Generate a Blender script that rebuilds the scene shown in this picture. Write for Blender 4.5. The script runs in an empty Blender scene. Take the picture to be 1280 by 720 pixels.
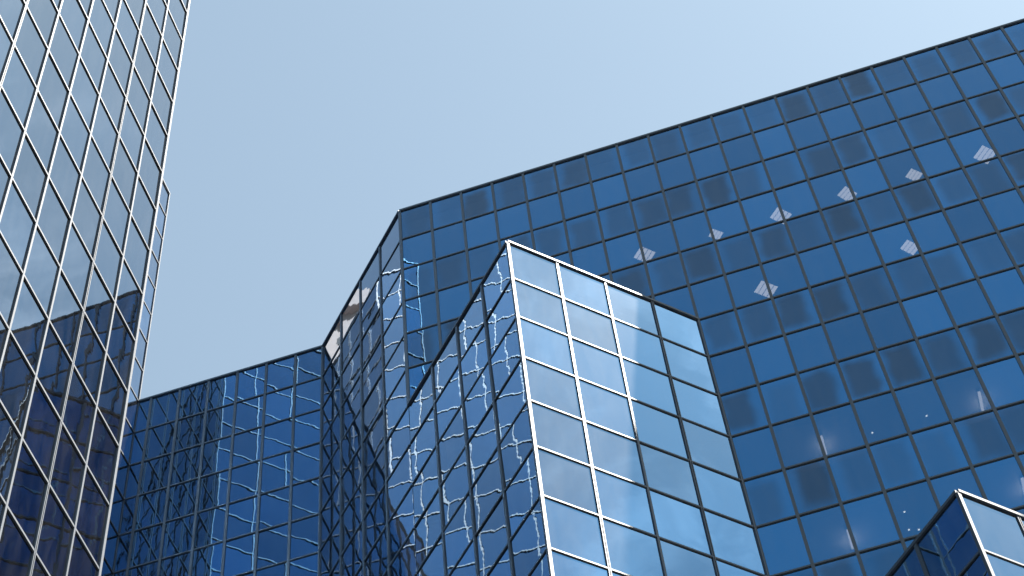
import bpy, math, random
from mathutils import Vector, Matrix
from mathutils.bvhtree import BVHTree

random.seed(7)
sc = bpy.context.scene
COL = sc.collection
R = math.radians

# ------------------------------------------------------------------ measures
H = 1.9                      # one row of panes (half a storey)
PW = 0.6039 * H              # pane width on the straight facades
DW = PW * math.sqrt(2)       # pane width on the 45 degree facades
ROOF = 59.62                 # parapet of the main block above the ground
def P(x, y): return Vector((x * PW, y * PW, 0))
def Zr(k): return ROOF + k * H      # height of row line k above (+) or below (-) the main roof

# ------------------------------------------------------------------ camera
cam_d = bpy.data.cameras.new('camera')
cam = bpy.data.objects.new('camera', cam_d); COL.objects.link(cam)
CAM = Vector((5.35020386 * H, -17.7497819 * H, ROOF - 30.50636158 * H))
cr = Vector((0.95267472, 0.29498992, -0.07342911)); cu = Vector((0.2850927, -0.78315125, 0.5526267))
cf = Vector((-0.10551321, 0.54740759, 0.83018787))
m = Matrix((cr, cu, -cf)).transposed().to_4x4(); m.translation = CAM
cam.matrix_world = m
cam_d.sensor_width = 36.0
FPX = 2381.36
cam_d.lens = 36.0 * FPX / 1280.0
cam_d.clip_start = 0.5; cam_d.clip_end = 6000
sc.camera = cam

# ------------------------------------------------------------------ sky, sun, exposure
SUN_EL = R(62)
SUN_AZ = R(13.6)              # from +x towards +y
sdir = Vector((math.cos(SUN_EL) * math.cos(SUN_AZ), math.cos(SUN_EL) * math.sin(SUN_AZ), math.sin(SUN_EL)))
world = bpy.data.worlds.new('World'); sc.world = world; world.use_nodes = True
nt = world.node_tree; nt.nodes.clear()
def N(t, typ, **kw):
    n = t.nodes.new(typ)
    for k, v in kw.items(): setattr(n, k, v)
    return n
sky = N(nt, 'ShaderNodeTexSky', sky_type='NISHITA')
sky.sun_disc = False; sky.sun_elevation = SUN_EL; sky.sun_rotation = R(90) - SUN_AZ
sky.air_density = 1.0; sky.dust_density = 0.6; sky.ozone_density = 1.0; sky.altitude = 50
hsv = N(nt, 'ShaderNodeHueSaturation'); hsv.inputs['Saturation'].default_value = 0.68
nt.links.new(sky.outputs[0], hsv.inputs['Color'])
hz = N(nt, 'ShaderNodeMix', data_type='RGBA', blend_type='MULTIPLY'); hz.inputs['Factor'].default_value = 1; hz.inputs['B'].default_value = (0.97, 1.08, 1.0, 1)
nt.links.new(hsv.outputs[0], hz.inputs['A'])
# thin wisps of cloud in the eastern sky, round the sun (out of the frame)
tc = N(nt, 'ShaderNodeTexCoord')
mp = N(nt, 'ShaderNodeMapping'); mp.inputs['Scale'].default_value = (2.2, 3.4, 4.6)
nz = N(nt, 'ShaderNodeTexNoise'); nz.inputs['Scale'].default_value = 4.2; nz.inputs['Detail'].default_value = 7; nz.inputs['Roughness'].default_value = 0.6
nz.inputs['Distortion'].default_value = 0.6
nt.links.new(tc.outputs['Generated'], mp.inputs['Vector']); nt.links.new(mp.outputs[0], nz.inputs['Vector'])
cr1 = N(nt, 'ShaderNodeMapRange', interpolation_type='SMOOTHSTEP'); cr1.inputs['From Min'].default_value = 0.44; cr1.inputs['From Max'].default_value = 0.78
nt.links.new(nz.outputs['Fac'], cr1.inputs['Value'])
dot = N(nt, 'ShaderNodeVectorMath', operation='DOT_PRODUCT'); dot.inputs[1].default_value = (0.98, 0.2, 0)
nt.links.new(tc.outputs['Generated'], dot.inputs[0])
cm = N(nt, 'ShaderNodeMapRange', interpolation_type='SMOOTHSTEP'); cm.inputs['From Min'].default_value = 0.32; cm.inputs['From Max'].default_value = 0.46
nt.links.new(dot.outputs['Value'], cm.inputs['Value'])
mul = N(nt, 'ShaderNodeMath', operation='MULTIPLY'); nt.links.new(cr1.outputs[0], mul.inputs[0]); nt.links.new(cm.outputs[0], mul.inputs[1])
mul2 = N(nt, 'ShaderNodeMath', operation='MULTIPLY'); mul2.inputs[1].default_value = 0.5; nt.links.new(mul.outputs[0], mul2.inputs[0])
mixc = N(nt, 'ShaderNodeMix', data_type='RGBA'); mixc.inputs['B'].default_value = (11.0, 11.2, 11.4, 1)
nt.links.new(mul2.outputs[0], mixc.inputs['Factor']); nt.links.new(hz.outputs['Result'], mixc.inputs['A'])
bg = N(nt, 'ShaderNodeBackground'); bg.inputs['Strength'].default_value = 0.05
nt.links.new(mixc.outputs['Result'], bg.inputs['Color'])
wo = N(nt, 'ShaderNodeOutputWorld'); nt.links.new(bg.outputs[0], wo.inputs['Surface'])

sl = bpy.data.lights.new('sun', 'SUN'); sl.energy = 5.0; sl.angle = R(0.53); sl.color = (1.0, 0.95, 0.88)
so = bpy.data.objects.new('sun', sl); COL.objects.link(so); so.location = (200, 30, 260)
so.rotation_euler = (-sdir).to_track_quat('-Z', 'Y').to_euler()

vs = sc.view_settings
vs.view_transform = 'Standard'; vs.look = 'None'; vs.exposure = 2.20; vs.gamma = 1.0; vs.use_curve_mapping = False
cy = sc.cycles
cy.max_bounces = 10; cy.glossy_bounces = 8; cy.transparent_max_bounces = 12; cy.diffuse_bounces = 3; cy.transmission_bounces = 4
cy.sample_clamp_indirect = 3.0; cy.blur_glossy = 0.5

# ------------------------------------------------------------------ materials
def newmat(name):
    mt = bpy.data.materials.new(name); mt.use_nodes = True
    mt.node_tree.nodes.clear()
    return mt, mt.node_tree
def plain(name, c, rough=0.6, metal=0.0, noise=0.0, nscale=3.0, bump=0.0, ior=1.45):
    mt, t = newmat(name)
    b = N(t, 'ShaderNodeBsdfPrincipled'); b.inputs['Roughness'].default_value = rough; b.inputs['Metallic'].default_value = metal; b.inputs['IOR'].default_value = ior
    b.inputs['Base Color'].default_value = (*c, 1)
    if noise:
        g = N(t, 'ShaderNodeNewGeometry'); n = N(t, 'ShaderNodeTexNoise'); n.inputs['Scale'].default_value = nscale; n.inputs['Detail'].default_value = 6
        t.links.new(g.outputs['Position'], n.inputs['Vector'])
        x = N(t, 'ShaderNodeMix', data_type='RGBA'); x.inputs['A'].default_value = (*[v * (1 - noise) for v in c], 1); x.inputs['B'].default_value = (*[min(1, v * (1 + noise)) for v in c], 1)
        t.links.new(n.outputs['Fac'], x.inputs['Factor']); t.links.new(x.outputs['Result'], b.inputs['Base Color'])
        if bump:
            bp = N(t, 'ShaderNodeBump'); bp.inputs['Strength'].default_value = bump; bp.inputs['Distance'].default_value = 0.02
            t.links.new(n.outputs['Fac'], bp.inputs['Height']); t.links.new(bp.outputs[0], b.inputs['Normal'])
    o = N(t, 'ShaderNodeOutputMaterial'); t.links.new(b.outputs[0], o.inputs['Surface'])
    return mt

def glass(name, tint, edge, trans, wav=1.0, patch=0.0, coat=1.36, dust=1.0, haze=0.0019):
    """Coated mirror glass: tinted reflection, some of the interior seen through, slightly wavy panes."""
    mt, t = newmat(name)
    uv = N(t, 'ShaderNodeUVMap'); uv.uv_map = 'UVMap'
    seed = N(t, 'ShaderNodeAttribute', attribute_name='seed'); sp = N(t, 'ShaderNodeAttribute', attribute_name='spandrel')
    sc3 = N(t, 'ShaderNodeVectorMath', operation='MULTIPLY'); sc3.inputs[1].default_value = (1.2, 1.9, 0)
    t.links.new(uv.outputs[0], sc3.inputs[0])
    off = N(t, 'ShaderNodeCombineXYZ'); so_ = N(t, 'ShaderNodeMath', operation='MULTIPLY'); so_.inputs[1].default_value = 97.0
    t.links.new(seed.outputs['Fac'], so_.inputs[0])
    for i in range(3): t.links.new(so_.outputs[0], off.inputs[i])
    add = N(t, 'ShaderNodeVectorMath', operation='ADD'); t.links.new(sc3.outputs[0], add.inputs[0]); t.links.new(off.outputs[0], add.inputs[1])
    n1 = N(t, 'ShaderNodeTexNoise'); n1.inputs['Scale'].default_value = 0.75; n1.inputs['Detail'].default_value = 1.0
    n2 = N(t, 'ShaderNodeTexNoise'); n2.inputs['Scale'].default_value = 4.6; n2.inputs['Detail'].default_value = 1.0
    for n in (n1, n2): t.links.new(add.outputs[0], n.inputs['Vector'])
    b1 = N(t, 'ShaderNodeBump'); b1.inputs['Strength'].default_value = 1.0; b1.inputs['Distance'].default_value = 0.0036 * wav
    b2 = N(t, 'ShaderNodeBump'); b2.inputs['Strength'].default_value = 1.0; b2.inputs['Distance'].default_value = 0.00022 * wav
    t.links.new(n1.outputs['Fac'], b1.inputs['Height']); t.links.new(n2.outputs['Fac'], b2.inputs['Height']); t.links.new(b1.outputs[0], b2.inputs['Normal'])
    b = N(t, 'ShaderNodeBsdfPrincipled'); b.inputs['Metallic'].default_value = 1.0; b.inputs['Roughness'].default_value = 0.0
    b.inputs['Specular Tint'].default_value = (*edge, 1)
    t.links.new(b2.outputs[0], b.inputs['Normal']); t.links.new(b2.outputs[0], b.inputs['Coat Normal']); b.inputs['Coat Weight'].default_value = 1.0; b.inputs['Coat IOR'].default_value = coat; b.inputs['Coat Roughness'].default_value = 0.0
    # every pane's coating differs a little
    vr = N(t, 'ShaderNodeMapRange'); vr.inputs['To Min'].default_value = 0.77; vr.inputs['To Max'].default_value = 1.15
    wn = N(t, 'ShaderNodeTexWhiteNoise', noise_dimensions='1D'); t.links.new(seed.outputs['Fac'], wn.inputs['W']); t.links.new(wn.outputs['Value'], vr.inputs['Value'])
    vm = N(t, 'ShaderNodeVectorMath', operation='SCALE'); vm.inputs[0].default_value = tint; t.links.new(vr.outputs[0], vm.inputs['Scale'])
    colour = vm.outputs[0]; fac = None
    if patch:
        # grey insulation board showing through the spandrel panes, soft edged and different in each
        s1 = N(t, 'ShaderNodeVectorMath', operation='SUBTRACT'); t.links.new(uv.outputs[0], s1.inputs[0])
        wn3 = N(t, 'ShaderNodeTexWhiteNoise', noise_dimensions='1D'); t.links.new(so_.outputs[0], wn3.inputs['W'])
        jt = N(t, 'ShaderNodeVectorMath', operation='MULTIPLY_ADD'); jt.inputs[1].default_value = (0.26, 0.16, 0); jt.inputs[2].default_value = (0.37, 0.40, 0); t.links.new(wn3.outputs['Color'], jt.inputs[0]); t.links.new(jt.outputs[0], s1.inputs[1])
        nd = N(t, 'ShaderNodeTexNoise'); nd.inputs['Scale'].default_value = 1.3; nd.inputs['Detail'].default_value = 3; t.links.new(add.outputs[0], nd.inputs['Vector'])
        nds = N(t, 'ShaderNodeVectorMath', operation='SUBTRACT'); nds.inputs[1].default_value = (0.5, 0.5, 0.5); t.links.new(nd.outputs['Color'], nds.inputs[0])
        ndm = N(t, 'ShaderNodeVectorMath', operation='SCALE'); ndm.inputs['Scale'].default_value = 0.32; t.links.new(nds.outputs[0], ndm.inputs[0])
        s2 = N(t, 'ShaderNodeVectorMath', operation='ADD'); t.links.new(s1.outputs[0], s2.inputs[0]); t.links.new(ndm.outputs[0], s2.inputs[1])
        ab = N(t, 'ShaderNodeVectorMath', operation='ABSOLUTE'); t.links.new(s2.outputs[0], ab.inputs[0])
        sx = N(t, 'ShaderNodeSeparateXYZ'); t.links.new(ab.outputs[0], sx.inputs[0])
        mx = N(t, 'ShaderNodeMapRange', interpolation_type='SMOOTHSTEP'); mx.inputs['From Min'].default_value = 0.52; mx.inputs['From Max'].default_value = 0.22
        my = N(t, 'ShaderNodeMapRange', interpolation_type='SMOOTHSTEP'); my.inputs['From Min'].default_value = 0.58; my.inputs['From Max'].default_value = 0.30
        t.links.new(sx.outputs[0], mx.inputs['Value']); t.links.new(sx.outputs[1], my.inputs['Value'])
        wn2 = N(t, 'ShaderNodeTexWhiteNoise', noise_dimensions='2D'); cb = N(t, 'ShaderNodeCombineXYZ'); cb.inputs[1].default_value = 3.7
        t.links.new(seed.outputs['Fac'], cb.inputs[0]); t.links.new(cb.outputs[0], wn2.inputs['Vector'])
        am = N(t, 'ShaderNodeMapRange'); am.inputs['To Min'].default_value = 0.25; am.inputs['To Max'].default_value = 1.0; t.links.new(wn2.outputs['Value'], am.inputs['Value'])
        p = mx.outputs[0]
        for q in (my.outputs[0], am.outputs[0], sp.outputs['Fac']):
            mm = N(t, 'ShaderNodeMath', operation='MULTIPLY'); t.links.new(p, mm.inputs[0]); t.links.new(q, mm.inputs[1]); p = mm.outputs[0]
        mm = N(t, 'ShaderNodeMath', operation='MULTIPLY'); mm.inputs[1].default_value = patch; t.links.new(p, mm.inputs[0]); fac = mm.outputs[0]
        mc = N(t, 'ShaderNodeMix', data_type='RGBA'); mc.inputs['B'].default_value = (tint[0] * 0.9, tint[1] * 0.42, tint[2] * 0.36, 1)
        t.links.new(fac, mc.inputs['Factor']); t.links.new(colour, mc.inputs['A']); colour = mc.outputs['Result']
    t.links.new(colour, b.inputs['Base Color'])
    tr = N(t, 'ShaderNodeBsdfTransparent'); tr.inputs['Color'].default_value = (0.75, 0.86, 0.95, 1)
    mix = N(t, 'ShaderNodeMixShader'); mix.inputs[0].default_value = trans
    du = N(t, 'ShaderNodeBsdfDiffuse'); du.inputs['Color'].default_value = (0.55, 0.54, 0.52, 1)
    dm = N(t, 'ShaderNodeMixShader'); 
    ms = N(t, 'ShaderNodeVectorMath', operation='MULTIPLY'); ms.inputs[1].default_value = (2.4, 0.4, 1.0); t.links.new(add.outputs[0], ms.inputs[0])
    ns = N(t, 'ShaderNodeTexNoise'); ns.inputs['Scale'].default_value = 1.4; ns.inputs['Detail'].default_value = 5; ns.inputs['Distortion'].default_value = 0.8; t.links.new(ms.outputs[0], ns.inputs['Vector'])
    nr = N(t, 'ShaderNodeMapRange'); nr.inputs['From Min'].default_value = 0.35; nr.inputs['From Max'].default_value = 0.75; nr.inputs['To Min'].default_value = 0.002 * dust; nr.inputs['To Max'].default_value = 0.035 * dust
    t.links.new(ns.outputs['Fac'], nr.inputs['Value']); t.links.new(nr.outputs[0], dm.inputs[0])
    t.links.new(b.outputs[0], dm.inputs[1]); t.links.new(du.outputs[0], dm.inputs[2])
    gl = N(t, 'ShaderNodeBsdfGlossy'); gl.inputs['Roughness'].default_value = 0.4; gl.inputs['Color'].default_value = (0.95, 0.93, 0.9, 1)
    gm = N(t, 'ShaderNodeMixShader'); gm.inputs[0].default_value = haze; t.links.new(dm.outputs[0], gm.inputs[1]); t.links.new(gl.outputs[0], gm.inputs[2])
    t.links.new(gm.outputs[0], mix.inputs[1]); t.links.new(tr.outputs[0], mix.inputs[2])
    o = N(t, 'ShaderNodeOutputMaterial'); t.links.new(mix.outputs[0], o.inputs['Surface'])
    return mt

TINT = (0.033, 0.205, 0.435)
G_MAIN = glass('blue mirror glass', TINT, (0.85, 0.92, 0.97), 0.16, 1.0, 1.0)
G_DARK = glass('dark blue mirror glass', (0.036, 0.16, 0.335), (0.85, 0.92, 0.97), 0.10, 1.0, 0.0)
G_TOWER = glass('pale mirror glass', (0.065, 0.155, 0.26), (0.68, 0.74, 0.80), 0.08, 1.0, 0.0, 1.40, 0.5, 0.0010)
G_LINK = glass('blue grey mirror glass', (0.06, 0.20, 0.40), (0.75, 0.8, 0.84), 0.08, 1.0, 0.0, 1.36, 0.6)
G_BAY = glass('pale blue mirror glass', (0.05, 0.20, 0.385), (0.85, 0.92, 0.97), 0.10, 1.0, 0.0, 1.4, 1.4, 0.0026)
ALU = plain('satin aluminium', (0.062, 0.072, 0.086), 0.54, 0.0, 0.15, 4.0, ior=1.42)
GASKET = plain('black rubber gasket', (0.012, 0.013, 0.016), 0.55)
CAPM = plain('aluminium coping', (0.062, 0.072, 0.086), 0.54, 0.0, 0.15, 2.0, ior=1.42)
CORE = plain('dark back wall', (0.05, 0.055, 0.065), 0.8, 0, 0.15, 0.6)
CEIL = plain('off white ceiling tile', (0.42, 0.42, 0.42), 0.85, 0, 0.06, 2.0)
ROOFM = plain('grey roof membrane', (0.22, 0.22, 0.22), 0.9, 0, 0.25, 0.8)
STONE = plain('pink sandstone', (0.30, 0.25, 0.23), 0.85, 0, 0.22, 2.5, 0.4)
STONEWIN = plain('dark window glass', (0.02, 0.022, 0.026), 0.12)
PAVE = plain('asphalt', (0.04, 0.04, 0.04), 0.85, 0, 0.25, 1.2)
LIGHTF = plain('white light housing', (0.6, 0.6, 0.59), 0.5)
def emit(name, c, s, stripes=False):
    mt, t = newmat(name)
    e = N(t, 'ShaderNodeEmission'); e.inputs['Color'].default_value = (*c, 1); e.inputs['Strength'].default_value = s
    o = N(t, 'ShaderNodeOutputMaterial'); t.links.new(e.outputs[0], o.inputs['Surface'])
    return mt
LAMP = emit('fluorescent tube', (1.0, 0.83, 0.72), 0.5)
STRIP = emit('warm lamp strip', (1.0, 0.85, 0.76), 0.42)
SPOT = emit('small downlight lens', (1.0, 0.9, 0.78), 1.0)

CLEAR, _t = newmat('clear inner glass face')
_a = N(_t, 'ShaderNodeBsdfTransparent'); _a.inputs['Color'].default_value = (0.93, 0.96, 0.97, 1)
_o = N(_t, 'ShaderNodeOutputMaterial'); _t.links.new(_a.outputs[0], _o.inputs['Surface'])

# ------------------------------------------------------------------ object helpers
UP = Vector((0, 0, 1))
def link(o, parent=None):
    COL.objects.link(o)
    if parent is not None: o.parent = parent
    return o
def empty(name, loc, label, cat, group=None):
    o = bpy.data.objects.new(name, None); o.location = loc; link(o)
    o['label'] = label; o['category'] = cat
    if group: o['group'] = group
    bpy.context.view_layer.update()
    return o
class MB:
    def __init__(s): s.v = []; s.f = []; s.mi = []
    def add(s, vs_, fs, mi=0):
        b = len(s.v); s.v += [Vector(x) for x in vs_]
        for f in fs: s.f.append([b + i for i in f]); s.mi.append(mi)
    def box(s, o, a, b, c, mi=0):
        """o corner, a b c edge vectors (right handed)"""
        vs_ = [o, o + a, o + a + b, o + b, o + c, o + a + c, o + a + b + c, o + b + c]
        s.add(vs_, [(3, 2, 1, 0), (4, 5, 6, 7), (0, 1, 5, 4), (1, 2, 6, 5), (2, 3, 7, 6), (3, 0, 4, 7)], mi)
    def prism(s, pts, z0, z1, mi=0):
        """pts counter-clockwise xy list"""
        n = len(pts)
        vs_ = [Vector((p[0], p[1], z0)) for p in pts] + [Vector((p[0], p[1], z1)) for p in pts]
        fs = [tuple(reversed(range(n))), tuple(range(n, 2 * n))] + [(i, (i + 1) % n, n + (i + 1) % n, n + i) for i in range(n)]
        s.add(vs_, fs, mi)
    def build(s, name, mats, parent=None, loc=None):
        me = bpy.data.meshes.new(name)
        off = Vector(parent.location) if parent is not None and parent.parent is None else Vector((0, 0, 0))
        org = loc if loc is not None else off
        me.from_pydata([v - org for v in s.v], [], s.f)
        for mt in (mats if isinstance(mats, (list, tuple)) else [mats]): me.materials.append(mt)
        for p, i in zip(me.polygons, s.mi): p.material_index = i
        o = bpy.data.objects.new(name, me); link(o, parent)
        o.location = org - off
        return o

# camera projection used only to tell which panes the picture shows (those become single objects)
def proj(p):
    d = p - CAM; z = d.dot(cf)
    if z <= 0: return None
    return (640 + FPX * d.dot(cr) / z, 360 - FPX * d.dot(cu) / z)

OCC_V, OCC_F = [], []
def occluder(o, d, L, z0, z1):
    b = len(OCC_V); e = o + d * L
    OCC_V.extend([Vector((o.x, o.y, z0)), Vector((e.x, e.y, z0)), Vector((e.x, e.y, z1)), Vector((o.x, o.y, z1))])
    OCC_F.append((b, b + 1, b + 2, b + 3))

PANES = {}     # thing name -> list of pane records
BARW = 0.09
PROUD = 0.038

class Facade:
    """One flat curtain wall. o: corner (xy), d: direction in which columns run, n: outward normal."""
    def __init__(s, thing, o, d, n, cols, pw, top, bottom, mat, first=0.0, frac=0.0, split=None, barw=BARW, spandrel=None, skip_first=True, skip_last=True, cap=True, capz=0.0, wav=0.16, capext=(0, 0)):
        s.__dict__.update(locals())
        s.d = d.normalized(); s.n = n.normalized()
        s.L = cols * pw if not isinstance(cols, (list, tuple)) else cols[-1]
        s.xs = [i * pw + (first if 0 < i < cols else 0) for i in range(cols + 1)] if not isinstance(cols, (list, tuple)) else list(cols)
        occluder(o, s.d, s.L, bottom, top)
        zs = []; z = top - frac
        while z > bottom + 0.2: zs.append(z); z -= H
        s.zs = zs
    def go(s):
        t = s.thing; d, n = s.d, s.n
        base = Vector((s.o.x, s.o.y, 0))
        # mullions
        for i, x in enumerate(s.xs):
            if (i == 0 and s.skip_first) or (i == len(s.xs) - 1 and s.skip_last): continue
            mb = MB(); o = base + d * x
            z0 = Vector((0, 0, s.bottom)); hz = UP * (s.top - s.bottom - 0.04)
            bw = s.barw
            def bar(c0, c1, p, mi=0):
                A = o + d * c0 - n * 0.03 + z0
                w_ = d * (c1 - c0); dep = n * (p + 0.03)
                if w_.cross(dep).z > 0: mb.box(A, w_, dep, hz, mi)
                else: mb.box(A + w_, -w_, dep, hz, mi)
            if s.split and s.split(i):
                bar(-bw * 0.62, -bw * 0.2, PROUD); bar(bw * 0.2, bw * 0.62, PROUD); bar(-bw * 0.199, bw * 0.199, PROUD * 0.35, 1)
            else: bar(-bw * 0.5, bw * 0.5, PROUD)
            mb.build('mullion', [ALU, GASKET], t)
        # transoms (aluminium face, black gasket under it)
        for j, z in enumerate(s.zs):
            if s.top - z < 0.15: continue
            mb = MB()
            A = base + d * 0.03 - n * 0.027 + UP * (z - 0.026); w_ = d * (s.L - 0.06); dep = n * (PROUD - 0.006 + 0.027)
            if w_.cross(dep).z > 0: mb.box(A, w_, dep, UP * 0.056)
            else: mb.box(A + w_, -w_, dep, UP * 0.056)
            A2 = base + d * 0.03 - n * 0.024 + UP * (z - 0.06); dep2 = n * (PROUD * 0.35 + 0.024)
            if w_.cross(dep2).z > 0: mb.box(A2, w_, dep2, UP * 0.0335, 1)
            else: mb.box(A2 + w_, -w_, dep2, UP * 0.0335, 1)
            mb.build('transom', [ALU, GASKET], t)
        # coping
        if s.cap:
            mb = MB(); e0, e1 = s.capext
            A = base + d * (-e0) - n * 0.28 + UP * (s.top - 0.035 + s.capz); w_ = d * (s.L + e0 + e1); dep = n * (0.28 + PROUD + 0.02)
            if w_.cross(dep).z > 0: mb.box(A, w_, dep, UP * 0.085)
            else: mb.box(A + w_, -w_, dep, UP * 0.085)
            mb.build('coping', CAPM, t)
        # panes
        rows = [s.top] + [z for z in s.zs if s.top - z > 0.15] + [s.bottom]
        for j in range(len(rows) - 1):
            for i in range(len(s.xs) - 1):
                x0, x1 = s.xs[i], s.xs[i + 1]; z1, z0 = rows[j], rows[j + 1]
                c = base + d * (x0 + x1) / 2 + UP * (z0 + z1) / 2
                PANES.setdefault(t.name, []).append(dict(t=t, c=c, d=d, n=n, w=x1 - x0, h=z1 - z0, mat=s.mat, sp=(1.0 if s.spandrel and s.spandrel(j) else 0.0), wav=s.wav, x0=x0, j=j))

def pane_geo(mb, r):
    """A pane as a thin slab, leaning a fraction of a degree out of true, as real panes do."""
    a, b = r['tilt']
    d = (r['d'] + r['n'] * a).normalized(); u = (UP + r['n'] * b).normalized()
    nn = d.cross(u)
    if nn.dot(r['n']) < 0: nn = -nn
    w, h = r['w'] / 2 - 0.012, r['h'] / 2 - 0.012
    c = r['c']; th = 0.022
    front = [c - d * w - u * h, c + d * w - u * h, c + d * w + u * h, c - d * w + u * h]
    back = [p - nn * th for p in front]
    f = (0, 1, 2, 3)
    if d.cross(u).dot(nn) < 0: f = (3, 2, 1, 0)
    fs = [f, tuple(i + 4 for i in reversed(f))]
    for i in range(4):
        q = (f[i], f[i] + 4, f[(i + 1) % 4] + 4, f[(i + 1) % 4]); fs.append(q)
    mb.add(front + back, fs[:1]); k = len(mb.v) - 8
    for q in fs[1:]: mb.f.append([k + i for i in q]); mb.mi.append(1)

def pane_mesh(name, recs, parent):
    mb = MB()
    for r in recs: pane_geo(mb, r)
    o = mb.build(name, [recs[0]['mat'], CLEAR], parent, loc=(recs[0]['c'] if len(recs) == 1 else None))
    me = o.data
    uvl = me.uv_layers.new(name='UVMap')
    cs = [(0, 0), (1, 0), (1, 1), (0, 1)]
    for lp in me.loops: uvl.data[lp.index].uv = cs[lp.vertex_index % 4]
    a1 = me.attributes.new('seed', 'FLOAT', 'FACE'); a2 = me.attributes.new('spandrel', 'FLOAT', 'FACE')
    for k, r in enumerate(recs):
        for q in range(6): a1.data[k * 6 + q].value = r['seed']; a2.data[k * 6 + q].value = r['sp']
    return o

def corner_post(thing, p, d1, n1, d2, n2, z0, z1, bw=0.05, proud=PROUD + 0.004):
    """Angle post at a corner: wall 1 arrives along d1, wall 2 leaves along d2."""
    d1, n1, d2, n2 = [v.normalized() for v in (d1, n1, d2, n2)]
    def inter(a, da, b, db):
        cr_ = da.x * db.y - da.y * db.x
        t = ((b.x - a.x) * db.y - (b.y - a.y) * db.x) / cr_
        return a + da * t
    A1 = p - d1 * bw + n1 * proud; Q = inter(A1, d1, p + n2 * proud, d2); A2 = p + d2 * bw + n2 * proud
    B2 = p + d2 * bw - n2 * 0.033; Qi = inter(p - n1 * 0.033, d1, p - n2 * 0.033, d2); B1 = p - d1 * bw - n1 * 0.033
    pts = [A1, Q, A2, B2, Qi, B1]
    area = sum(pts[i].x * pts[(i + 1) % 6].y - pts[(i + 1) % 6].x * pts[i].y for i in range(6))
    if area < 0: pts.reverse()
    mb = MB(); mb.prism([(q.x, q.y) for q in pts], z0, z1)
    mb.build('corner_post', ALU, thing)

X, Y = Vector((1, 0, 0)), Vector((0, 1, 0))
NE, SE = (X + Y).normalized(), (X - Y).normalized()      # the two diagonal directions
NW, SW = -SE, -NE

# ------------------------------------------------------------------ the setting: ground
mb = MB(); mb.add([(-1500, -1500, 0), (1500, -1500, 0), (1500, 1500, 0), (-1500, 1500, 0)], [(0, 1, 2, 3)])
g = mb.build('ground', PAVE); g['kind'] = 'structure'

# ------------------------------------------------------------------ buildings
C = P(0, 0)                   # outer corner of the broad facade
I = P(-4, 4)                  # inner corner of the recess
A1 = P(4, -4); J1 = P(8, 0)   # first wedge: nose and its junction with the broad facade
A2 = P(12, -4); J2 = P(16, 0)
A3 = P(20, -4); J3 = P(24, 0)
LX = -10.40                   # plane of the link wing
LB = P(LX, 4); LE = P(LX, -2.32)
T0 = P(-2.44, -10.28)         # far edge of the tower's face

main = empty('office_building', (C.x + 15, 6, 0), 'broad dark blue glass office building with a straight sloping roofline at right', 'office building')
recess = empty('recessed_wing', (I.x, I.y + 3, 0), 'lower dark glass building with an inner corner beside the pale tower', 'office building')
wedge = empty('glass_bay', (A1.x, A1.y + 3, 0), 'pale pointed glass bay with bright white frames jutting out at centre', 'glass bay', 'pointed bays along the facade')
bay2 = empty('glass_bay', (A2.x, A2.y + 3, 0), 'small pointed glass bay with one dark side in the bottom right corner', 'glass bay', 'pointed bays along the facade')
tower = empty('glass_tower', (T0.x - 6, T0.y - 8, 0), 'tall pale glass tower with silver diagonal grid at the left edge', 'tower')
link_w = empty('link_wing', (LB.x - 3, LB.y - 3, 0), 'narrow glass wing peeking out behind the far edge of the tower', 'office building')

FAC = []
row_sp = lambda j: j % 2 == 0
NC = 30
BOT = 0.0
# main block: broad facade
FAC.append(Facade(main, C, X, -Y, NC, PW, ROOF, BOT, G_MAIN, spandrel=row_sp, wav=0.12, skip_last=False, capz=0.0))
# recess: F3 from the inner corner out to C, and F2 from the inner corner to the link wing
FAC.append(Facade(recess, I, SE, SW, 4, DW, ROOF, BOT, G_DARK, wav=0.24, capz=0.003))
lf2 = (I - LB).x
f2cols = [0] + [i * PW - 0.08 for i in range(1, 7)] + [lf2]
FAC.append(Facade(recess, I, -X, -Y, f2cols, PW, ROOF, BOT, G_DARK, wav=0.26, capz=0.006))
# wedge 1
FAC.append(Facade(wedge, C, SE, SW, 4, DW, Zr(-6), BOT, G_BAY, wav=0.26, capz=0.0))
FAC.append(Facade(wedge, A1, NE, SE, 4, DW, Zr(-6), BOT, G_BAY, wav=0.12, split=lambda i: i % 2 == 1, capz=0.003, barw=0.066))
# wedge 2
FAC.append(Facade(bay2, J1, SE, SW, 4, DW, Zr(-14), BOT, G_BAY, wav=0.26))
FAC.append(Facade(bay2, A2, NE, SE, 4, DW, Zr(-14), BOT, G_BAY, wav=0.12, split=lambda i: i % 2 == 1, capz=0.003, barw=0.066))
# tower
TT = ROOF - 2.798 * H + 3 * H
ncolT = 26
FAC.append(Facade(tower, T0, -Y, X, ncolT, PW, TT, BOT, G_TOWER, split=lambda i: i % 4 == 2, wav=0.12, barw=0.058, skip_last=False))
# link wing: chamfered face (seen in the mirrors only) and the strip beside F2
chl = (LE - T0).length
FAC.append(Facade(link_w, T0, (LE - T0), NE, 8, chl / 8, Zr(8), BOT, G_LINK, wav=0.16, barw=0.05, skip_first=False))
ll = (LB - LE).length
FAC.append(Facade(link_w, LE, Y, X, [0] + [ll - PW * i for i in range(6, 0, -1)] + [ll], PW, Zr(8), BOT, G_LINK, wav=0.16, barw=0.048, capz=0.003, skip_last=False))
FAC.append(Facade(link_w, LB, NW, NE, 8, DW, Zr(8), ROOF + 0.1, G_LINK, wav=0.16, barw=0.05, capz=0.006))

for f in FAC: f.go()

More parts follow.
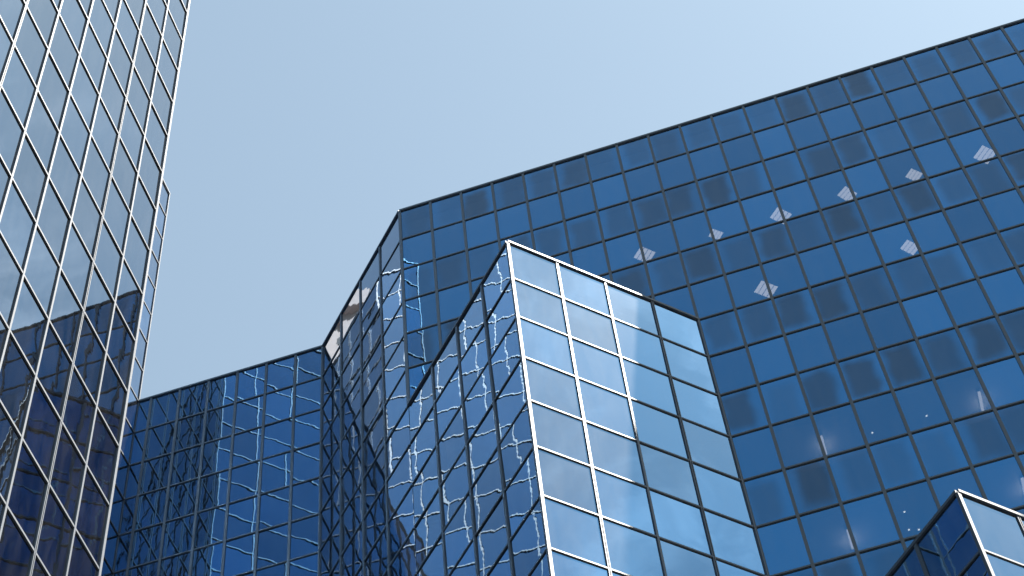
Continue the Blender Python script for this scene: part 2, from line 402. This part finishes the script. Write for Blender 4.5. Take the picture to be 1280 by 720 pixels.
# corner posts
corner_post(recess, C, SE, SW, X, -Y, Zr(-6) + 0.055, ROOF - 0.037)
corner_post(recess, I, X, -Y, SE, SW, BOT, ROOF - 0.037)
corner_post(wedge, A1, SE, SW, NE, SE, BOT, Zr(-6) - 0.037, 0.045)
corner_post(wedge, J1, NE, SE, X, -Y, Zr(-14) + 0.055, Zr(-6) - 0.037, 0.05, PROUD + 0.008)
corner_post(bay2, A2, SE, SW, NE, SE, BOT, Zr(-14) - 0.037, 0.045)
corner_post(tower, T0, Y, X, -X, Y, BOT, TT - 0.037, 0.045)
corner_post(link_w, LB, Y, X, NW, NE, ROOF + 0.1, Zr(8) - 0.037)
corner_post(link_w, LE, (LE - T0), NE, Y, X, BOT, Zr(8) - 0.037)

# roofs
def roof(thing, pts, z):
    mb = MB(); mb.prism([(q.x, q.y) for q in pts], z - 0.4, z - 0.13); mb.build('roof', ROOFM, thing)
def core(thing, pts, z0, z1, mat=CORE, name='wall'):
    mb = MB(); mb.prism([(q.x, q.y) for q in pts], z0, z1); mb.build(name, mat, thing)
ME = P(NC, 0)
BK = 14.0
e = 0.06
roof(main, [C + Vector((0.003, e * 1.5, 0)), ME + Vector((0, e * 1.5, 0)), ME + Vector((0, BK, 0)), Vector((C.x + 0.003, BK, 0))], ROOF)
roof(recess, [LB + Vector((-4, e, 0)), I + Vector((0, e, 0)), C + Vector((0, e * 2, 0)), Vector((C.x, BK, 0)), Vector((LB.x - 4, BK, 0))], ROOF - 0.004)
roof(wedge, [C + Vector((3 * e, -e, 0)), A1 + Vector((0, e * 2, 0)), J1 + Vector((-3 * e, -e, 0))], Zr(-6))
roof(bay2, [J1 + Vector((3 * e, -e, 0)), A2 + Vector((0, e * 2, 0)), J2 + Vector((-3 * e, -e, 0))], Zr(-14))
TB = 14 * PW; TL = ncolT * PW
roof(tower, [T0 + Vector((-TB, -TL, 0)), T0 + Vector((-e, -TL, 0)), T0 + Vector((-e, -e, 0)), T0 + Vector((-TB, -e, 0))], TT)
roof(link_w, [T0 + Vector((-3 * e, e, 0)), LE + Vector((-e, 0, 0)), LB + Vector((-e, 0, 0)), LB + Vector((-9, 9 - e * 2, 0)), Vector((-23.5, LB.y + 9, 0)), Vector((-23.5, T0.y + e, 0))], Zr(8))
# side and back walls of the blocks
core(main, [Vector((C.x + 0.12, 5.2, 0)), ME + Vector((0, 5.2, 0)), ME + Vector((0, BK, 0)), Vector((C.x + 0.12, BK, 0))], 0, ROOF - 0.45)
i_ = 0.5
core(recess, [LB + Vector((-4, i_, 0)), I + Vector((0.25, i_, 0)), C + Vector((-0.1, i_ * 1.6, 0)), Vector((C.x - 0.1, BK, 0)), Vector((LB.x - 4, BK, 0))], 0, ROOF - 0.45)
core(wedge, [C + Vector((1.2, -i_, 0)), A1 + Vector((0, i_ * 1.6, 0)), J1 + Vector((-1.2, -i_, 0))], 0, Zr(-6) - 0.45)
core(bay2, [J1 + Vector((1.2, -i_, 0)), A2 + Vector((0, i_ * 1.6, 0)), J2 + Vector((-1.2, -i_, 0))], 0, Zr(-14) - 0.45)
core(tower, [T0 + Vector((-TB, -TL, 0)), T0 + Vector((-i_, -TL, 0)), T0 + Vector((-i_, -i_, 0)), T0 + Vector((-TB, -i_, 0))], 0, TT - 0.45)
core(link_w, [T0 + Vector((-1.3, 0.2, 0)), LE + Vector((-i_, -0.1, 0)), LB + Vector((-i_, 0, 0)), LB + Vector((-9, 9 - i_ * 1.4, 0)), Vector((-23.5, LB.y + 9 - i_ * 1.4, 0)), Vector((-23.5, T0.y + 0.2, 0))], 0, Zr(8) - 0.45)

# storeys of the main block: floor slab with the ceiling below it, behind the spandrel rows
nf = int(ROOF / (2 * H))
for f in range(nf):
    zt = ROOF - 2 * H * f
    mb = MB(); mb.prism([(C.x + 0.12, 0.28), (ME.x, 0.28), (ME.x, 5.2), (C.x + 0.12, 5.2)], zt - H, zt - 0.45 if f == 0 else zt)
    mb.build('floor_slab', CEIL, main)

# ------------------------------------------------------------------ panes: visible ones single, the rest together
bvh = BVHTree.FromPolygons(OCC_V, OCC_F)
def seen(r):
    d, c = r['d'], r['c']; w, h = r['w'] * 0.42, r['h'] * 0.42
    ok = False; px = []
    for a, b in ((0, 0), (-1, -1), (1, -1), (1, 1), (-1, 1)):
        p = c + d * w * a + UP * h * b; q = proj(p)
        if q is None: return 0
        px.append(q)
        if 0 <= q[0] <= 1280 and 0 <= q[1] <= 720:
            v = CAM - p; L = v.length
            if v.dot(r['n']) > 0 and bvh.ray_cast(p + r['n'] * 0.02, v.normalized(), L)[0] is None: ok = True
    if not ok: return 0
    q = px[1:]
    return abs(sum(q[i][0] * q[(i + 1) % 4][1] - q[(i + 1) % 4][0] * q[i][1] for i in range(4))) / 2
for tn, recs in PANES.items():
    for r in recs:
        r['seed'] = random.random(); s_ = r['wav'] / 57.3
        r['tilt'] = (random.gauss(0, s_), random.gauss(0, s_)); r['a'] = seen(r)
    vis = sorted([r for r in recs if r['a'] > 0], key=lambda r: -r['a'])
    one, rest = vis[:100], vis[100:] + [r for r in recs if r['a'] <= 0]
    print(tn, 'panes', len(recs), 'in view', len(vis))
    for r in one: pane_mesh('window_pane', [r], r['t'])
    if rest:
        o = pane_mesh('window_panes', rest, rest[0]['t']); o['kind'] = 'stuff'

# ------------------------------------------------------------------ lights inside the main block
def louvre_light(x, y, z, label, rot=45, sx=0.62, sy=0.56):
    t = empty('ceiling_light', (x, y, z), label, 'ceiling light', 'ceiling lights behind the blue facade')
    a = R(rot); u = Vector((math.cos(a), math.sin(a), 0)); v = Vector((-math.sin(a), math.cos(a), 0)); c = Vector((x, y, z))
    mb = MB()
    for s in (-1, 1):
        mb.box(c + u * (s * sx / 2) - u * 0.02 - v * (sy / 2 + 0.02) - UP * 0.06, u * 0.04, v * (sy + 0.04), UP * 0.055)
        mb.box(c + v * (s * sy / 2) - v * 0.02 - u * (sx / 2 - 0.021) - UP * 0.058, u * (sx - 0.042), v * 0.04, UP * 0.053)
    mb.build('housing', LIGHTF, t)
    n = 4
    pan = MB(); pan.box(c - u * (sx / 2 - 0.021) - v * (sy / 2 - 0.021) - UP * 0.012, u * (sx - 0.042), v * (sy - 0.042), UP * 0.009); pan.build('reflector', LIGHTF, t)
    for k in range(n):
        mb = MB(); w = sx / n
        mb.box(c - u * (sx / 2) + u * (w * (k + 0.2)) - v * (sy / 2 - 0.03) - UP * 0.05, u * w * 0.72, v * (sy - 0.06), UP * 0.03)
        mb.build('tube', LAMP, t)
    return t
zc = ROOF - 3 * H
ORD = ['nearest the nose of the pale bay', 'second from the pale bay', 'third from the pale bay', 'third from the right edge', 'second from the right edge', 'nearest the right edge']
VAR = ((45, .60, .54), (41, .44, .36), (47, .62, .50), (52, .56, .46), (44, .50, .40), (45, .62, .56))
for k, x in enumerate((8.02, 10.44, 12.63, 14.87, 17.09, 19.43)):
    louvre_light(x, 0.95 + 0.03 * (k % 3), zc, 'striped square ceiling light in the upper lit row, ' + ORD[k], *VAR[k])
zc5 = ROOF - 5 * H
louvre_light(11.42, 0.95, zc5, 'striped square ceiling light in the lower lit row, nearer the pale bay', 43, .64, .52)
louvre_light(16.0, 0.97, zc5, 'striped square ceiling light in the lower lit row, towards the right edge', 48, .56, .42)
def strip_light(x, y, z, label):
    t = empty('strip_light', (x, y, z), label, 'strip light', 'strip lights behind the blue facade')
    c = Vector((x, y, z)); mb = MB()
    mb.box(c + Vector((-0.05, -0.34, -0.05)), X * 0.1, Y * 0.72, UP * 0.046); mb.build('housing', LIGHTF, t)
    mb = MB(); mb.box(c + Vector((-0.035, -0.32, -0.095)), X * 0.07, Y * 0.68, UP * 0.044); mb.build('tube', STRIP, t)
    pl = bpy.data.lights.new('strip_glow', 'POINT'); pl.energy = 1.6; pl.color = (1.0, 0.86, 0.74); pl.shadow_soft_size = 0.08
    po = bpy.data.objects.new('strip_glow', pl); link(po, t); po.location = (0, 0.1, -0.3)
strip_light(11.58, 1.12, ROOF - 9 * H, 'warm strip light behind a mullion, right of the pale bay low edge')
strip_light(11.46, 1.2, ROOF - 11 * H, 'warm strip light behind a mullion, left of the small dark bay')
strip_light(16.03, 1.15, ROOF - 9 * H, 'warm strip light high above the nose of the small dark bay')
strip_light(16.1, 1.1, ROOF - 11 * H, 'warm strip light at the right edge, above the small dark bay')
def spot(x, y, z, label):
    t = empty('downlight', (x, y, z), label, 'downlight', 'small downlights behind the blue facade')
    c = Vector((x, y, z))
    def cyl(r0, z0, z1):
        mb = MB(); mb.prism([(c.x + r0 * math.cos(q * math.tau / 16), c.y + r0 * math.sin(q * math.tau / 16)) for q in range(16)], c.z + z0, c.z + z1); return mb
    cyl(0.045, -0.03, -0.002).build('trim_ring', LIGHTF, t); cyl(0.027, -0.038, -0.031).build('lens', SPOT, t)
spot(14.51, 1.17, ROOF - 9 * H, 'tiny round downlight left of the strip light above the small bay')
spot(12.96, 1.22, ROOF - 9 * H, 'tiny round downlight right of the strip light near the pale bay')
spot(12.99, 0.84, ROOF - 11 * H, 'tiny round downlight just left of the small dark bay, uppermost of three')
spot(12.99, 1.49, ROOF - 11 * H, 'tiny round downlight just left of the small dark bay, lower left of three')
spot(13.24, 1.58, ROOF - 11 * H, 'tiny round downlight just left of the small dark bay, lower right of three')

# ------------------------------------------------------------------ sandstone block beyond the tower, seen in the mirrors
st = empty('stone_building', (-29, 15, 0), 'pink sandstone building with small dark windows mirrored at the top of the recess', 'stone building')
sx0, sy0, sy1, sz = -24.0, 9.0, 21.0, ROOF + 33.7
core(st, [Vector((sx0 - 10, sy0, 0)), Vector((sx0, sy0, 0)), Vector((sx0, sy1, 0)), Vector((sx0 - 10, sy1, 0))], 0, sz - 2.6, STONE)
core(st, [Vector((sx0 - 10, sy0 + 0.3, 0)), Vector((sx0 - 0.5, sy0 + 0.3, 0)), Vector((sx0 - 0.5, sy1 - 0.3, 0)), Vector((sx0 - 10, sy1 - 0.3, 0))], sz - 2.601, sz - 1.3, STONE, 'recessed_band')
core(st, [Vector((sx0 - 10, sy0, 0)), Vector((sx0, sy0, 0)), Vector((sx0, sy1, 0)), Vector((sx0 - 10, sy1, 0))], sz - 1.301, sz, STONE, 'parapet')
for k in range(6):
    for q in range(6):
        mb = MB(); mb.box(Vector((sx0 - 0.1, sy0 + 0.8 + q * 1.9, sz - 3.9 - k * 1.7)), X * 0.13, Y * 0.28, UP * 0.55); mb.build('window', STONEWIN, st)
